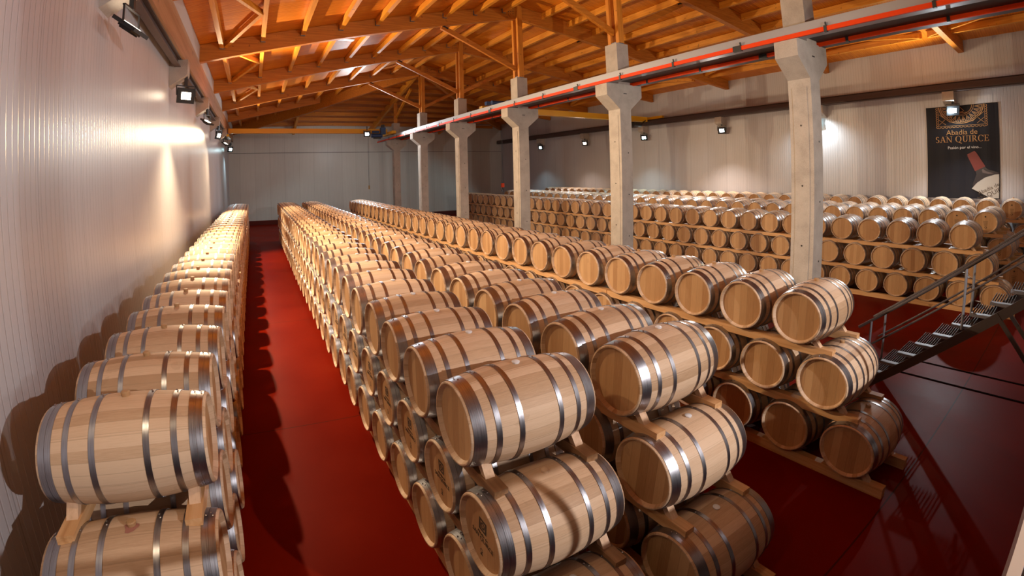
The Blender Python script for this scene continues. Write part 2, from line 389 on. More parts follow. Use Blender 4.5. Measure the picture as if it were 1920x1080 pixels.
# right wall brackets, runway, lamps
m = MB(); ibeam(m, 20.45, YN, YB - .1, 6.16, 6.47, .26); m.box((20.30, YN, 6.2), (20.34, YB - .1, 6.43))
o = m.build('crane_runway_beam', BROWNST); tag(o, 'long dark brown crane runway beam along the right wall', 'beam')
lamps_r = [(29.0, LAMPY, 'glowing greenish'), (23.8, LAMPW, 'glowing warm'), (18.5, LAMPY, 'glowing cyan'), (13.3, LAMPC, 'starry bright white'), (8.3, LAMPY, 'lighting a white pool on the wall'), (3.5, LAMPC, 'dazzling white above the banner')]
for k, (yy, mt, st) in enumerate(lamps_r[::-1]):
    m = MB(); m.prism([(XR, 5.66), (XR, 6.16), (20.3, 6.16), (20.3, 5.85)], 'y', yy - .17, yy + .2)
    o = m.build('concrete_bracket', CONC); tag(o, 'grey concrete bracket under the right wall runway, %s from the camera' % ORD[k], 'bracket', 'concrete brackets along the right wall')
    flood((20.45, yy + (.25 if k == 1 else -.1), 5.50), (pi + .35) if k != 1 else .3, .35, mt, 'black floodlight on the right wall, ' + st, group='floodlights on the right wall')
# ------------------------------------------------------------------ columns
YC = [3.904 + 4.965 * k for k in range(-1, 6)]
XC = 8.93
for k, yc in enumerate(YC):
    w, d = .205, .22
    m = MB()
    x0, x1 = XC - w, XC + w
    poly = [(x0, FZ), (x1, FZ), (x1, 5.25), (XC + .65, 5.60), (XC + .65, 5.92), (x1 + .01, 5.92), (x1 + .01, 7.03), (x0 - .01, 7.03), (x0 - .01, 5.92), (XC - .65, 5.92), (XC - .65, 5.60), (x0, 5.25)]
    m.prism(poly, 'y', yc - d, yc + d)
    m.box((x0 - .012, yc - d + .08, FZ), (x0, yc + d - .08, 5.1))
    col = m.build('concrete_column', CONC)
    tag(col, 'tall beige concrete column with flared corbel head, %s from the camera' % ORD[max(k - 1, 0)] if k else 'beige concrete column standing beside the camera platform', 'column', 'concrete columns under the roof ridge')
    for zz in (1.9, 3.0, 4.1):
        for a, b in (((XC + .05, yc - d - .003, zz), (XC + .05, yc - d + .01, zz)), ((x0 - .015, yc, zz + .3), (x0, yc, zz + .3))):
            hm = MB(); hm.tube([a, b], .018, 8); hm.build('bolt_hole', DARK, col)
    hm = MB(); hm.box((XC - .05, yc - d - .004, 5.66), (XC + .07, yc - d + .01, 5.68)); hm.build('cast_slot', DARK, col)
# ------------------------------------------------------------------ roof trusses
def halfbeam(xs, ys, xe, ye, z_s, z_e, d_s, d_m, d_e, w=.18):
    """beam polygon under the deck from (xs,ys) foot to (xe,ye) ridge"""
    N = 14; vs = []; fs = []
    dirv = Vector((xe - xs, ye - ys, 0)).normalized(); nrm = Vector((-dirv.y, dirv.x, 0)) * (w / 2)
    for i in range(N + 1):
        t = i / N; x = xs + (xe - xs) * t; y = ys + (ye - ys) * t; zt = z_s + (z_e - z_s) * t
        if t < .5: dd = d_s + (d_m - d_s) * sin(t * pi)
        else: dd = d_m + (d_e - d_m) * (t - .5) * 2
        for s in (-1, 1):
            p = Vector((x, y, 0)) + nrm * s; vs += [(p.x, p.y, zt), (p.x, p.y, zt - dd)]
    for i in range(N):
        a = i * 4; b = a + 4
        fs += [(a, b, b + 1, a + 1), (a + 2, a + 3, b + 3, b + 2), (a, a + 2, b + 2, b), (a + 1, b + 1, b + 3, a + 3)]
    fs += [(0, 1, 3, 2), (N * 4, N * 4 + 2, N * 4 + 3, N * 4 + 1)]
    q = MB(); q.add(vs, fs); return q
G = .012
q = MB(); q.tube([(0, 0, 0), (0, .02, 0)], .018, 8); BOLT = q.mesh('bolt', [DARK])
for k, yc in enumerate(YC[:6]):
    t = empty('roof_truss', (0, 0, 0))
    tag(t, ['orange glulam truss over the camera', 'orange glulam roof truss springing from the nearest column', 'orange glulam roof truss on the second column', 'orange glulam truss with bolted ridge plate on the third column', 'orange glulam roof truss on the fourth column', 'orange glulam roof truss on the fifth column, where the hip begins'][k], 'roof truss', 'glulam roof trusses')
    halfbeam(-1.57, yc, XRG, yc, zl(-1.57) - G, ZRG - G, .50, .48, .50).build('left_beam', GLU_X, t)
    yf = yc - .85 if k < 5 else yc
    halfbeam(XR - .02, yf, XRG, yc, zr(XR) - G, ZRG - G, .42, .58, .50).build('right_beam', GLU_X, t)
    for s in (-1, 1):
        q = MB(); q.box((XC - .10, yc + s * .155 - .055, 7.06), (XC + .10, yc + s * .155 + .055, ZRG - .03)); q.build('king_post', GLU_Z, t)
    q = MB(); q.box((XC - .09, yc - .2, 7.03), (XC + .09, yc + .2, 7.10)); q.build('post_shoe', GALV, t)
    for s in (-1, 1):
        q = MB(); q.bar((XC + s * .08, yc, 7.36), (XC + s * 3.0, yc, zroof(XC + s * 3.0) - .52), .10, .16); q.build('knee_brace', GLU_X, t)
        e = Vector((XC + s * 3.0, yc, zroof(XC + s * 3.0) - .52)); p0 = Vector((XC + s * .08, yc, 7.36)); dd = (e - p0).normalized()
        q = MB(); q.bar(e - dd * .25 + Vector((0, -.056, .05)), e + dd * .12 + Vector((0, -.056, .05)), .01, .05); q.build('brace_plate', DARK, t)
    if k > 1:
        for s in (-1, 1):
            for i in range(3):
                for j in range(3):
                    bx, bz = XRG + s * (.22 + i * .09), ZRG - .15 - j * .1 - .02 * i
                    o = bpy.data.objects.new('bolt', BOLT); COL.objects.link(o); o.parent = t; o.location = (bx, yc - .095, bz)
# hip rafters and partial beam beyond
def single(q, name, mat, label, cat, group=None):
    o = q.build(name, mat); tag(o, label, cat, group); return o
single(halfbeam(XL + .02, YB - .02, XRG - .1, YH + .12, ZB - .02, ZRG - .03, .60, .80, .62, .2), 'hip_rafter', GLU_X, 'deep curved glulam hip rafter rising from the back left corner', 'rafter')
single(halfbeam(XR - .02, YB - .02, XRG + .1, YH + .12, ZER - .02, ZRG - .03, .50, .70, .52, .2), 'hip_rafter', GLU_X, 'deep glulam hip rafter rising from the back right corner', 'rafter')
single(halfbeam(-1.57, 28.73, 4.0, 28.73, zl(-1.57) - G, zl(4.0) - G, .46, .46, .44), 'jack_beam', GLU_X, 'short glulam beam left of the sixth column, ending at the hip rafter', 'roof beam')
single(halfbeam(XR - .02, 28.0, 14.0, 28.73, zr(XR) - G, zr(14.0) - G, .42, .46, .44), 'jack_beam', GLU_X, 'short glulam beam right of the sixth column, ending at the hip rafter', 'roof beam')
def jack(x, y0, lab):
    zz = lambda y: min(zhip(y), zroof(x)) - G
    o = halfbeam(x, YB - .02, x, y0, ZB - .03 + (.1 if x > 9 else 0), zhip(y0) - .02, .50, .40, .42, .16).build('jack_rafter', GLU_Y); tag(o, lab, 'rafter', 'jack rafters at the back hip')
jack(2.9, 30.2, 'slanting jack rafter at the back hip, left of the yellow crane trolley')
jack(8.85, 24.2, 'long slanting jack rafter running from the ridge end to the back wall')
jack(14.8, 30.2, 'slanting jack rafter at the right part of the back hip')
q = MB(); q.box((XC - .10, 28.73 - .07, 7.05), (XC + .10, 28.73 + .07, zhip(28.73) - .40)); single(q, 'timber_post', GLU_Z, 'short timber post standing on top of the sixth column', 'post')
q = MB(); q.bar((XC, 28.6, 7.4), (XC, 25.6, 8.75), .1, .14, (1, 0, 0)); single(q, 'timber_brace', GLU_Y, 'slanting timber brace between the sixth column post and ridge end', 'brace')
# purlins
ys = [YN] + YC[:6]
bayname = ['over the camera', 'in the nearest bay', 'in the second bay', 'in the third bay', 'in the fourth bay', 'in the fifth bay', 'in the hip bay']
PX = [-.95 + 1.16 * i for i in range(9)]
PXR = [10.0 + 1.17 * i for i in range(9)]
for side, xs in (('left', PX), ('right', PXR)):
    for i, x in enumerate(xs):
        for b in range(7):
            y0 = ([YN - 0] + YC[:6])[b] + .09; y1 = (YC[:6] + [None])[b] if b < 6 else None
            if b == 0 and YC[0] - .09 - y0 < .5: continue
            if b == 6:
                y0 = YH + .09
                y1 = (YB - (x - XL) * (YB - YH) / (XRG - XL)) - .25 if side == 'left' else (YB - (XR - x) * (YB - YH) / (XR - XRG)) - .25
                if y1 - y0 < .4: continue
            else: y1 = y1 - .09
            zt = zroof(x) - .015
            sl = (zroof(x + .01) - zroof(x)) / .01
            q = MB(); w = .06
            q.add([(x - w, y0, zt - w * sl), (x + w, y0, zt + w * sl), (x + w, y1, zt + w * sl), (x - w, y1, zt - w * sl), (x - w, y0, zt - .22), (x + w, y0, zt - .22), (x + w, y1, zt - .22), (x - w, y1, zt - .22)],
                  [(0, 1, 2, 3), (7, 6, 5, 4), (0, 4, 5, 1), (1, 5, 6, 2), (2, 6, 7, 3), (3, 7, 4, 0)])
            o = q.build('roof_purlin', GLU_Y)
            tag(o, 'timber purlin, %s up from the %s wall, %s' % (ORD[i if side == 'left' else len(xs) - 1 - i], side, bayname[b]), 'purlin', '%s slope roof purlins' % side)
            if b < 6 and b > 1:
                h = MB(); h.box((x - w - .012, y1 - .06, zt - .235), (x + w + .012, y1 + .0, zt - .215)); h.box((x - w - .012, y1 - .06, zt - .235), (x - w - .002, y1, zt - .08)); h.build('joist_hanger', GALV, o)
# hip purlins across
for i in range(9):
    y = 24.9 + 1.16 * i; f = (y - YH) / (YB - YH); x0 = XRG - (XRG - XL) * f + .25; x1 = XRG + (XR - XRG) * f - .25; zt = zhip(y) - .02
    q = MB(); q.box((x0, y - .06, zt - .22), (x1, y + .06, zt)); o = q.build('roof_purlin', GLU_X)
    tag(o, 'timber purlin lying across the back hip, %s down from the ridge end' % ORD[i], 'purlin', 'purlins across the back hip')
# wind bracing in the roof plane near the eaves
for b in range(1, 6):
    y0, y1 = YC[b - 1] + .15, YC[b] - .15; ym = (y0 + y1) / 2
    for side, xa, xb in (('left', PX[0] + .1, PX[1] - .1), ('right', PXR[-1] - .1, PXR[-2] + .1)):
        for s, (p, q2) in enumerate((((xa, y0), (xb, ym)), ((xa, y1), (xb, ym)))):
            q = MB(); q.bar((p[0], p[1], zroof(p[0]) - .17), (q2[0], q2[1], zroof(q2[0]) - .17), .10, .14)
            o = q.build('wind_brace', GLU_Y); tag(o, 'diagonal timber wind brace at the %s eave, %s, %s leg' % (side, bayname[b], 'nearer' if s == 0 else 'farther'), 'brace', 'wind braces at the %s eave' % side)
# small pale panels with a bluish glow on the roof slope
for k, (x, y) in enumerate(((3.0, 15.6), (3.5, 20.6), (7.4, 12.4))):
    z = zroof(x) - .02; q = MB(); q.box((x - .35, y - .12, z - .05), (x + .35, y + .12, z)); t = empty('ceiling_light', (0, 0, 0))
    tag(t, ['pale bluish ceiling light on the left roof slope, nearer the camera', 'pale bluish ceiling light on the left roof slope, farther away', 'small white ceiling light near the ridge'][k], 'ceiling light')
    q.build('fixture', WHITE, t); q = MB(); q.box((x - .31, y - .08, z - .06), (x + .31, y + .08, z - .05)); q.build('diffuser', emit('tube_glow', (.7, .85, 1), 1.6), t)
# ------------------------------------------------------------------ crane runway on the columns
for s, nm in ((-1, 'left'), (1, 'right')):
    t = empty('crane_runway_beam', (0, 0, 0)); tag(t, 'long steel crane runway resting on the column corbels, %s track' % nm, 'beam', 'crane runways on the columns')
    x = XC + s * .50
    yend = YC[6] + 2.2
    m = MB(); ibeam(m, x, YN, yend, 5.925, 6.14, .26, .02); m.box((x - .03, YN, 6.14), (x + .03, yend, 6.18)); m.build('girder', [GREY if s < 0 else BROWNST], t)
    m = MB(); m.box((x - .135, YN, 6.0), (x - .125, yend, 6.14)) ; m.build('web_plate', GREY, t)
    xo = x - .165
    m = MB(); m.box((xo - .025, YN, 5.905), (xo + .025, yend, 5.985)); m.build('conductor_rail', ORANGE, t)
    for i in range(18):
        yy = -.2 + 1.66 * i
        q = MB(); q.box((xo - .035, yy, 5.89), (xo + .035, yy + (.05 if i % 3 else .18), 6.0)); q.bar((xo, yy + .02, 5.99), (xo - .02, yy + .02, 6.06), .03, .02, (0, 1, 0)); q.build('rail_clip', BLACK, t)
for i_, (a, b) in enumerate(zip([YN] + [y + .24 for y in YC], [y - .24 for y in YC] + [YC[6] + 2.2])):
    m = MB(); m.box((XC - .36, a, 5.98), (XC + .36, b, 6.02))
    o = m.build('walkway_plate', DARK); tag(o, 'dark plate between the two crane tracks, %s span from the camera' % ORD[i_], 'plate', 'dark plates between the crane tracks')
# left crane bridge (yellow) with trolley
t = empty('overhead_crane', (0, 0, 0)); tag(t, 'yellow overhead crane bridge between left wall and column track, blue hoist', 'crane')
yb = 28.0
m = MB(); m.box((-1.50, yb - .14, 6.27), (8.1, yb + .14, 6.55)); m.build('bridge_girder', YELLOW, t)
m = MB(); m.box((8.1, yb - 1.2, 6.19), (8.35, yb + 1.2, 6.36)); m.box((-1.58, yb - 1.0, 6.02), (-1.42, yb + 1.0, 6.15)); m.build('end_carriage', YELLOW, t)
m = MB(); m.tube([(7.0, yb - .35, 6.12), (7.7, yb - .35, 6.12)], .13, 12); m.box((7.6, yb - .5, 6.2), (7.9, yb - .2, 6.62)); m.tube([(7.05, yb - .35, 6.35), (7.5, yb - .35, 6.35)], .08, 10); m.build('hoist_motor', BLUE, t, smooth=40)
m = MB(); m.tube([(7.75, yb - .35, 6.5), (7.75, yb - .35, 6.8)], .12, 10); m.box((7.15, yb - .46, 5.92), (7.6, yb - .24, 6.02)); m.build('control_box', BLACK, t, smooth=40)
m = MB(); m.tube([(6.8, yb - .35, 6.1), (6.8, yb - .35, 3.05)], .012, 6); m.build('pendant_cable', BLACK, t)
m = MB(); m.box((6.76, yb - .39, 2.82), (6.84, yb - .31, 3.05)); m.build('pendant_control', plain('tan_plastic', (.35, .25, .1), .5), t)
flood((6.55, 26.9, 6.15), -1.8, .2, LAMPC, 'dazzling bluish white floodlight hanging by the yellow crane hoist')
m = MB(); m.tube([(7.2, 27.2, 5.62), (8.7, 27.2, 5.62)], .03, 6)
# right crane bridge
t = empty('overhead_crane', (0, 0, 0)); tag(t, 'yellow overhead crane bridge between the column track and right wall', 'crane')
ya = 18.0
m = MB(); m.box((9.55, ya - .14, 6.35), (20.2, ya + .14, 6.62)); m.build('bridge_girder', YELLOW, t)
m = MB(); m.box((20.32, ya - 1.1, 6.48), (20.5, ya + 1.5, 6.62)); m.box((9.32, ya - 1.2, 6.19), (9.55, ya + 1.2, 6.36)); m.build('end_carriage', YELLOW, t)
m = MB(); m.tube([(18.9, ya - .25, 6.15), (19.5, ya - .25, 6.15)], .12, 10); m.bar((19.5, ya - .2, 6.15), (20.1, ya - .1, 6.45), .06, .06); m.build('drive_motor', BLACK, t, smooth=40)
m = MB(); m.tube([(9.9, ya - .4, 6.75), (10.6, ya - .4, 6.75)], .1, 10); m.box((10.7, ya - .5, 6.6), (11.0, ya - .3, 6.9)); m.box((9.6, ya - .5, 6.62), (9.8, ya - .3, 6.78)); m.build('trolley_motor', BLUE, t, smooth=40)
t2 = empty('crane_hook', (0, 0, 0)); tag(t2, 'orange crane hook block hanging on thin ropes before the back wall', 'hook')
hx, hy = 14.7, 25.0
for dx in (-.04, .04):
    m = MB(); m.tube([(hx + dx, hy, 6.6), (hx + dx, hy, 2.95)], .01, 5); m.build('rope', DARK, t2)
m = MB(); m.box((hx - .09, hy - .06, 2.72), (hx + .09, hy + .06, 2.98)); m.build('hook_block', ORANGE, t2)
m = MB(); m.tube([(hx, hy, 2.72), (hx, hy, 2.62), (hx + .07, hy, 2.55), (hx + .03, hy, 2.46), (hx - .06, hy, 2.48), (hx - .09, hy, 2.56)], .022, 8); m.build('hook', DARK, t2, smooth=60)

# ------------------------------------------------------------------ barrels
HL = .503
def rad(x): return .345 - .054 * (x / HL) ** 2
NS = 40
def add_lc(me):
    a = me.attributes.new('lc', 'FLOAT_VECTOR', 'POINT'); buf = [0.0] * (3 * len(me.vertices)); me.vertices.foreach_get('co', buf); a.data.foreach_set('vector', buf)
    b = me.attributes.new('rnd', 'FLOAT', 'POINT'); b.data.foreach_set('value', [0.0] * len(me.vertices)); return me
def body_mb(n, rings, mb=None, mi=0):
    mb = mb or MB(); xs = [-HL + 2 * HL * i / rings for i in range(rings + 1)]
    prof = [(-HL + .035, .258), (-HL + .008, .272), (-HL, .277), (-HL, rad(HL) - .004), (-HL + .006, rad(HL - .006))] + [(x, rad(x)) for x in xs[1:-1]] + [(HL - .006, rad(HL - .006)), (HL, rad(HL) - .004), (HL, .277), (HL - .008, .272), (HL - .035, .258)]
    mb.lathe_x(prof, n, mi); return mb
def head_mb(s, n, mb=None, mi=0):
    mb = mb or MB(); x = s * (HL - .033)
    vs = [(x, 0, 0)] + [(x, .260 * cos(2 * pi * k / n), .260 * sin(2 * pi * k / n)) for k in range(n)]
    mb.add(vs, [(0, 1 + k, 1 + (k + 1) % n) for k in range(n)], mi); return mb
def hoop(mb, a, b, n, mi=0, rivets=0, t=.0045):
    lo, hi = min(a, b), max(a, b)
    mb.lathe_x([(lo, rad(lo) - .001), (lo, rad(lo) + t), (hi, rad(hi) + t), (hi, rad(hi) - .001)], n, mi)
    if rivets:
        c = (lo + hi) / 2
        # overlapping lap plate and rivet heads just beside the top
        ph0 = pi / 2 - .22
        for dx, ph in ((-.008, ph0), (.006, ph0 + .12)):
            r = rad(c) + t + .001
            for rr, h in ((.008, 0), (.0055, .004)):
                pass
            ctr = Vector((c + dx, r * cos(ph), r * sin(ph))); nrm = Vector((0, cos(ph), sin(ph)))
            a1 = Vector((1, 0, 0)); b1 = nrm.cross(a1); k6 = 6
            ring = [ctr + a1 * (.009 * cos(2 * pi * k / k6)) + b1 * (.009 * sin(2 * pi * k / k6)) for k in range(k6)]
            top = ctr + nrm * .006
            mb.add(ring + [top], [(k, (k + 1) % k6, k6) for k in range(k6)], mi)
HOOPS = [(.14, .176), (.30, .336), (.406, .444), (.446, .486)]
def hoopset_mesh(kind, n, riv=1):
    out = []
    for s in (-1, 1):
        for nm, rngs in (('bilge_hoop', [HOOPS[0]]), ('quarter_hoop', [HOOPS[1]]), ('end_hoop', HOOPS[2:] if kind != 'wide' else [(.402, .486)])):
            mb = MB()
            for a, b in rngs: hoop(mb, s * a, s * b, n, 0, riv)
            out.append((nm, add_lc(mb.mesh(nm, [STEEL], 35))))
    return out
BODY = add_lc(body_mb(NS, 16).mesh('staves', [OAK], 35))
HEADL = add_lc(head_mb(-1, NS).mesh('head', [OAKH])); HEADR = add_lc(head_mb(1, NS).mesh('head', [OAKH]))
HW, HN = hoopset_mesh('wide', NS), hoopset_mesh('pair', NS)
HOOPS = [(.147, .172), (.307, .332), (.408, .433), (.456, .483)]; HT = hoopset_mesh('pair', NS)
def bung_mesh(mat, r, h, tilt=0):
    mb = MB(); z = .345; n = 14
    prof = [(0, r * .85), (h * .8, r), (h, r * .8)]
    vs = [(rr * cos(2 * pi * k / n), rr * sin(2 * pi * k / n), z - .003 + zz) for zz, rr in prof for k in range(n)] + [(0, 0, z + h)]
    fs = [(i * n + k, i * n + (k + 1) % n, (i + 1) * n + (k + 1) % n, (i + 1) * n + k) for i in range(2) for k in range(n)] + [(2 * n + k, 2 * n + (k + 1) % n, 3 * n) for k in range(n)]
    mb.add(vs, fs); return mb.mesh('bung', [mat], 40)
BW, BB, BT = bung_mesh(BUNGW, .030, .016), bung_mesh(BUNGB, .030, .034), bung_mesh(BUNGT, .026, .028)
# low version: one mesh, three materials
def low_mesh(n=24, lod=0, wide=False):
    mb = MB(); body_mb(n, 8, mb, 0); head_mb(-1, n, mb, 1); head_mb(1, n, mb, 1)
    for s in (-1, 1):
        for a, b in ((HOOPS[0], HOOPS[1], (.404, .486)) if wide else ((.145, .172), (.305, .332), (.405, .434), (.452, .484))): hoop(mb, s * a, s * b, n, 2, 0, .005)
    if not lod:
        k = len(mb.v); z = .343; mb.add([(.028 * cos(2 * pi * i / 8), .028 * sin(2 * pi * i / 8), z) for i in range(8)] + [(.026 * cos(2 * pi * i / 8), .026 * sin(2 * pi * i / 8), z + .022) for i in range(8)],
                                [(i, (i + 1) % 8, 8 + (i + 1) % 8, 8 + i) for i in range(8)] + [tuple(range(8, 16))], 3)
    return mb
LOWW = add_lc(low_mesh(24, 0, True).mesh('wine_barrel', [OAK, OAKH, STEEL, BUNGW], 35))
LOWB = add_lc(low_mesh().mesh('wine_barrel', [OAK, OAKH, STEEL, BUNGB], 35))
# cooper's stamps on the heads
def text_mesh(s, size, mat, name='text', extrude=.0006, shear=0, bold=0):
    c = bpy.data.curves.new(name, 'FONT'); c.body = s; c.size = size; c.align_x = 'CENTER'; c.align_y = 'CENTER'; c.extrude = extrude; c.shear = shear; c.offset = bold; c.resolution_u = 3
    o = bpy.data.objects.new(name, c); COL.objects.link(o); dg = bpy.context.evaluated_depsgraph_get(); me = bpy.data.meshes.new_from_object(o.evaluated_get(dg)); bpy.data.objects.remove(o); me.materials.clear(); me.materials.append(mat); return me
def to_head(me, y, z, s=-1, rot=0):
    """lay a flat XY mesh on the left head, reading upright from outside"""
    X = s * (HL - .033) + s * .0015
    # left head seen from -x: right is -y
    for v in me.vertices:
        a, b, c = v.co; a, b = a * cos(rot) - b * sin(rot), a * sin(rot) + b * cos(rot)
        v.co = (X + s * c, (-a if s < 0 else a) + y, b + z)
    return me
def join_meshes(name, mes, mats):
    mb = MB()
    for me in mes: mb.add([v.co[:] for v in me.vertices], [tuple(p.vertices) for p in me.polygons])
    return mb.mesh(name, mats)
def ring2d(mb, r0, r1, n=24, cx=0, cy=0):
    vs = [(cx + r * cos(2 * pi * k / n), cy + r * sin(2 * pi * k / n), 0) for r in (r0, r1) for k in range(n)]
    mb.add(vs, [(k, (k + 1) % n, n + (k + 1) % n, n + k) for k in range(n)])
def square_stamp():
    a = MB()
    # framed square with a spiral-like ring inside
    for x0, y0, x1, y1 in ((-.05, -.05, .05, -.032), (-.05, .032, .05, .05), (-.05, -.032, -.032, .032), (.032, -.032, .05, .032)): a.add([(x0, y0, 0), (x1, y0, 0), (x1, y1, 0), (x0, y1, 0)], [(0, 1, 2, 3)])
    ring2d(a, .014, .028); ring2d(a, 0.002, .006, 10)
    m1 = a.mesh('s', [INK]); to_head(m1, 0, .075)
    t1 = to_head(text_mesh('Abadía de', .034, INK), 0, -.005); t2 = to_head(text_mesh('SAN QUIRCE', .05, INK), 0, -.045)
    b = MB(); ring2d(b, .012, .018, 12, 0, 0); b.add([(-.02, -.04, 0), (.02, -.04, 0), (0, -.015, 0)], [(0, 1, 2)]); m3 = b.mesh('s', [INK]); to_head(m3, .01, -.15)
    return join_meshes('branded_stamp', [m1, t1, t2, m3], [INK])
STAMP = square_stamp()
def circle_stamp():
    a = MB(); ring2d(a, .0, .022, 16); m1 = a.mesh('s', [INK]); to_head(m1, 0, .15)
    b = MB()
    for k in range(5): b.add([(-.06 + .005 * k, 0.0 - .028 * k, 0), (.06 - .005 * k, 0.0 - .028 * k, 0), (.06 - .005 * k, -.008 - .028 * k, 0), (-.06 + .005 * k, -.008 - .028 * k, 0)], [(0, 1, 2, 3)])
    ring2d(b, .018, .030, 16, 0, -.17)
    m2 = b.mesh('s', [INK]); to_head(m2, 0, .03)
    return join_meshes('branded_stamp', [m1, m2], [INK])
STAMPC = circle_stamp()
def wine_patch():
    mb = MB(); n = 14; vs = []
    for k in range(n):
        a = 2 * pi * k / n; rr = .042 * (1 + .18 * sin(3 * a + 1) + .1 * sin(5 * a)); x, y = rr * cos(a), rr * sin(a) - .02; vs.append((x, y, math.sqrt(max(rad(x) ** 2 - y * y, 0)) + .0012))
    vs.append((0, -.02, rad(0) + .0012)); mb.add(vs, [(k, (k + 1) % n, n) for k in range(n)]); return mb.mesh('wine_stain', [WINE])
STAIN = wine_patch()

ZA = 1.965; DZ = .668; S = .73
RACK = {  # x centre, y of first top barrel, words, count, dz, top axis z
 'A': (-.926, 3.057, 'left wall rack', 33, DZ, ZA), 'B': (1.641, 2.624, 'aisle rack', 33, DZ, ZA), 'C': (3.007, 2.545, 'second middle rack', 33, DZ, ZA),
 'D': (5.690, 2.353, 'rack before the columns', 33, DZ, ZA), 'E': (14.197, 2.081, 'first rack behind the columns', 38, DZ, ZA),
 'F': (16.95, 1.95, 'second rack behind the columns', 36, .70, ZA + .10), 'G': (17.95, 1.95, 'third rack behind the columns', 36, .70, ZA + .10), 'H': (20.2, 1.60, 'farthest rack by the right wall', 36, .74, ZA + .22)}
TN = ['top', 'middle', 'bottom']
cand = []; hidden = []
for key, (x, y0, nm, n, dz, za) in RACK.items():
    for t in range(3):
        for i in range(n):
            y = y0 + (i - .5 * t) * S; z = za - t * dz; d = math.sqrt(x * x + y * y + (z - CAMZ) ** 2)
            vis = {'A': (1, .55, .5), 'B': (1, .8, .8), 'C': (1, 0, 0), 'D': (1, 0, 0), 'E': (1, 1, .9), 'F': (.6, 0, 0), 'G': (.4, 0, 0), 'H': (.6, 0, 0)}[key][t]
            if i < 2: vis = max(vis, .8)
            if key == 'D' and i < 7: vis = max(vis, .6)
            if key == 'A' and t and i > 2: vis *= .6
            (cand if vis > 0 else hidden).append((d / max(vis, .01), key, t, i, (x, y, z)))
cand.sort()
single_b = cand[:300]; rest = cand[300:] + hidden
def part(name, me, root):
    o = bpy.data.objects.new(name, me); COL.objects.link(o); o.parent = root; return o
protos = {}
def proto(kind):
    """one barrel of a kind with all its parts; later ones are copies"""
    hoops, bung, extra = {'A': (HN, BB, []), 'W': (HW, BW, []), 'T': (HN, BT, [STAMP]), 'B2': (HN, BW, []), 'D': (HN, BB, []), 'E': (HT, BB, [])}[kind]
    r = empty('wine_barrel'); ch = [part('staves', BODY, r), part('head', HEADL, r), part('head', HEADR, r)] + [part(n, me, r) for n, me in hoops] + [part('bung', bung, r)]
    for e in extra: ch.append(part('branded_stamp', e, r))
    return r, ch
def place_barrel(kind, loc, roll=0.0):
    if kind not in protos: protos[kind] = proto(kind); r, ch = protos[kind]
    else:
        r0, ch0 = protos[kind]; r = r0.copy(); COL.objects.link(r); ch = []
        for c in ch0: d = c.copy(); COL.objects.link(d); d.parent = r; ch.append(d)
    r.location = loc; r.rotation_euler = (roll, 0, 0); return r
rr = random.Random(3)
END = {'A': 'left wall rack', 'B': 'left middle rack beside the aisle', 'C': 'right middle rack', 'D': 'rack just left of the columns', 'E': 'first rack right of the columns', 'F': 'second rack right of the columns', 'G': 'third rack right of the columns', 'H': 'farthest rack by the right wall'}
for d, key, t, i, loc in single_b:
    near = d < 9.5 or (loc[1] < 9 and loc[0] < 7)
    x, y, z = loc; x += rr.uniform(-.012, .012); y += rr.uniform(-.008, .008)
    kind = {'A': 'A', 'B': 'W' if t == 0 else 'T' if t == 1 else 'B2', 'C': 'W', 'D': 'D'}.get(key, 'E')
    roll = rr.uniform(-.05, .05)
    if near:
        o = place_barrel(kind, (x, y, z), roll)
        if key == 'A' and i == 0 and t == 1: part('wine_stain', STAIN, o)
    else:
        me = LOWW if key in 'BC' and t == 0 else LOWB
        o = bpy.data.objects.new('wine_barrel', me); COL.objects.link(o); o.location = (x, y, z); o.rotation_euler = (roll, 0, 0)
        if key in 'FGH' and i < 12 or (key == 'B' and t == 1): part('branded_stamp', STAMPC if key != 'B' else STAMP, o)
    tag(o, '%s oak barrel from near end, %s tier, %s' % (ORD[i], TN[t], END[key]), 'barrel', '%s tier barrels of the %s' % (TN[t], END[key]))
# the remaining hundreds of barrels as one mass
def build_mass():
    import numpy as np
    base = low_mesh(16, 1); V = np.array(base.v); F = base.f; nv = len(V)
    vs = []; fs = []; mi = []; lc = []; rn = []
    for q, (d, key, t, i, (x, y, z)) in enumerate(rest):
        vs.append(V + np.array([x, y, z])); lc.append(V); rn.append(np.full(nv, rr.random())); o = q * nv
        fs += [tuple(o + k for k in f) for f in F]; mi += base.m
    me = bpy.data.meshes.new('wine_barrels_mass'); me.from_pydata(np.concatenate(vs).tolist(), [], fs)
    for mt in (OAK, OAKH, STEEL): me.materials.append(mt)
    me.polygons.foreach_set('material_index', mi)
    import bmesh
    bm = bmesh.new(); bm.from_mesh(me); bmesh.ops.recalc_face_normals(bm, faces=bm.faces); bm.to_mesh(me); bm.free()
    me.polygons.foreach_set('use_smooth', [True] * len(me.polygons)); me.set_sharp_from_angle(angle=radians(35))
    a = me.attributes.new('lc', 'FLOAT_VECTOR', 'POINT'); a.data.foreach_set('vector', np.concatenate(lc).ravel()); b = me.attributes.new('rnd', 'FLOAT', 'POINT'); b.data.foreach_set('value', np.concatenate(rn))
    o = bpy.data.objects.new('barrel_stack', me); COL.objects.link(o); return o
o = build_mass(); tag(o, 'the many farther oak barrels filling the racks toward the back wall', 'barrels', None, 'stuff')
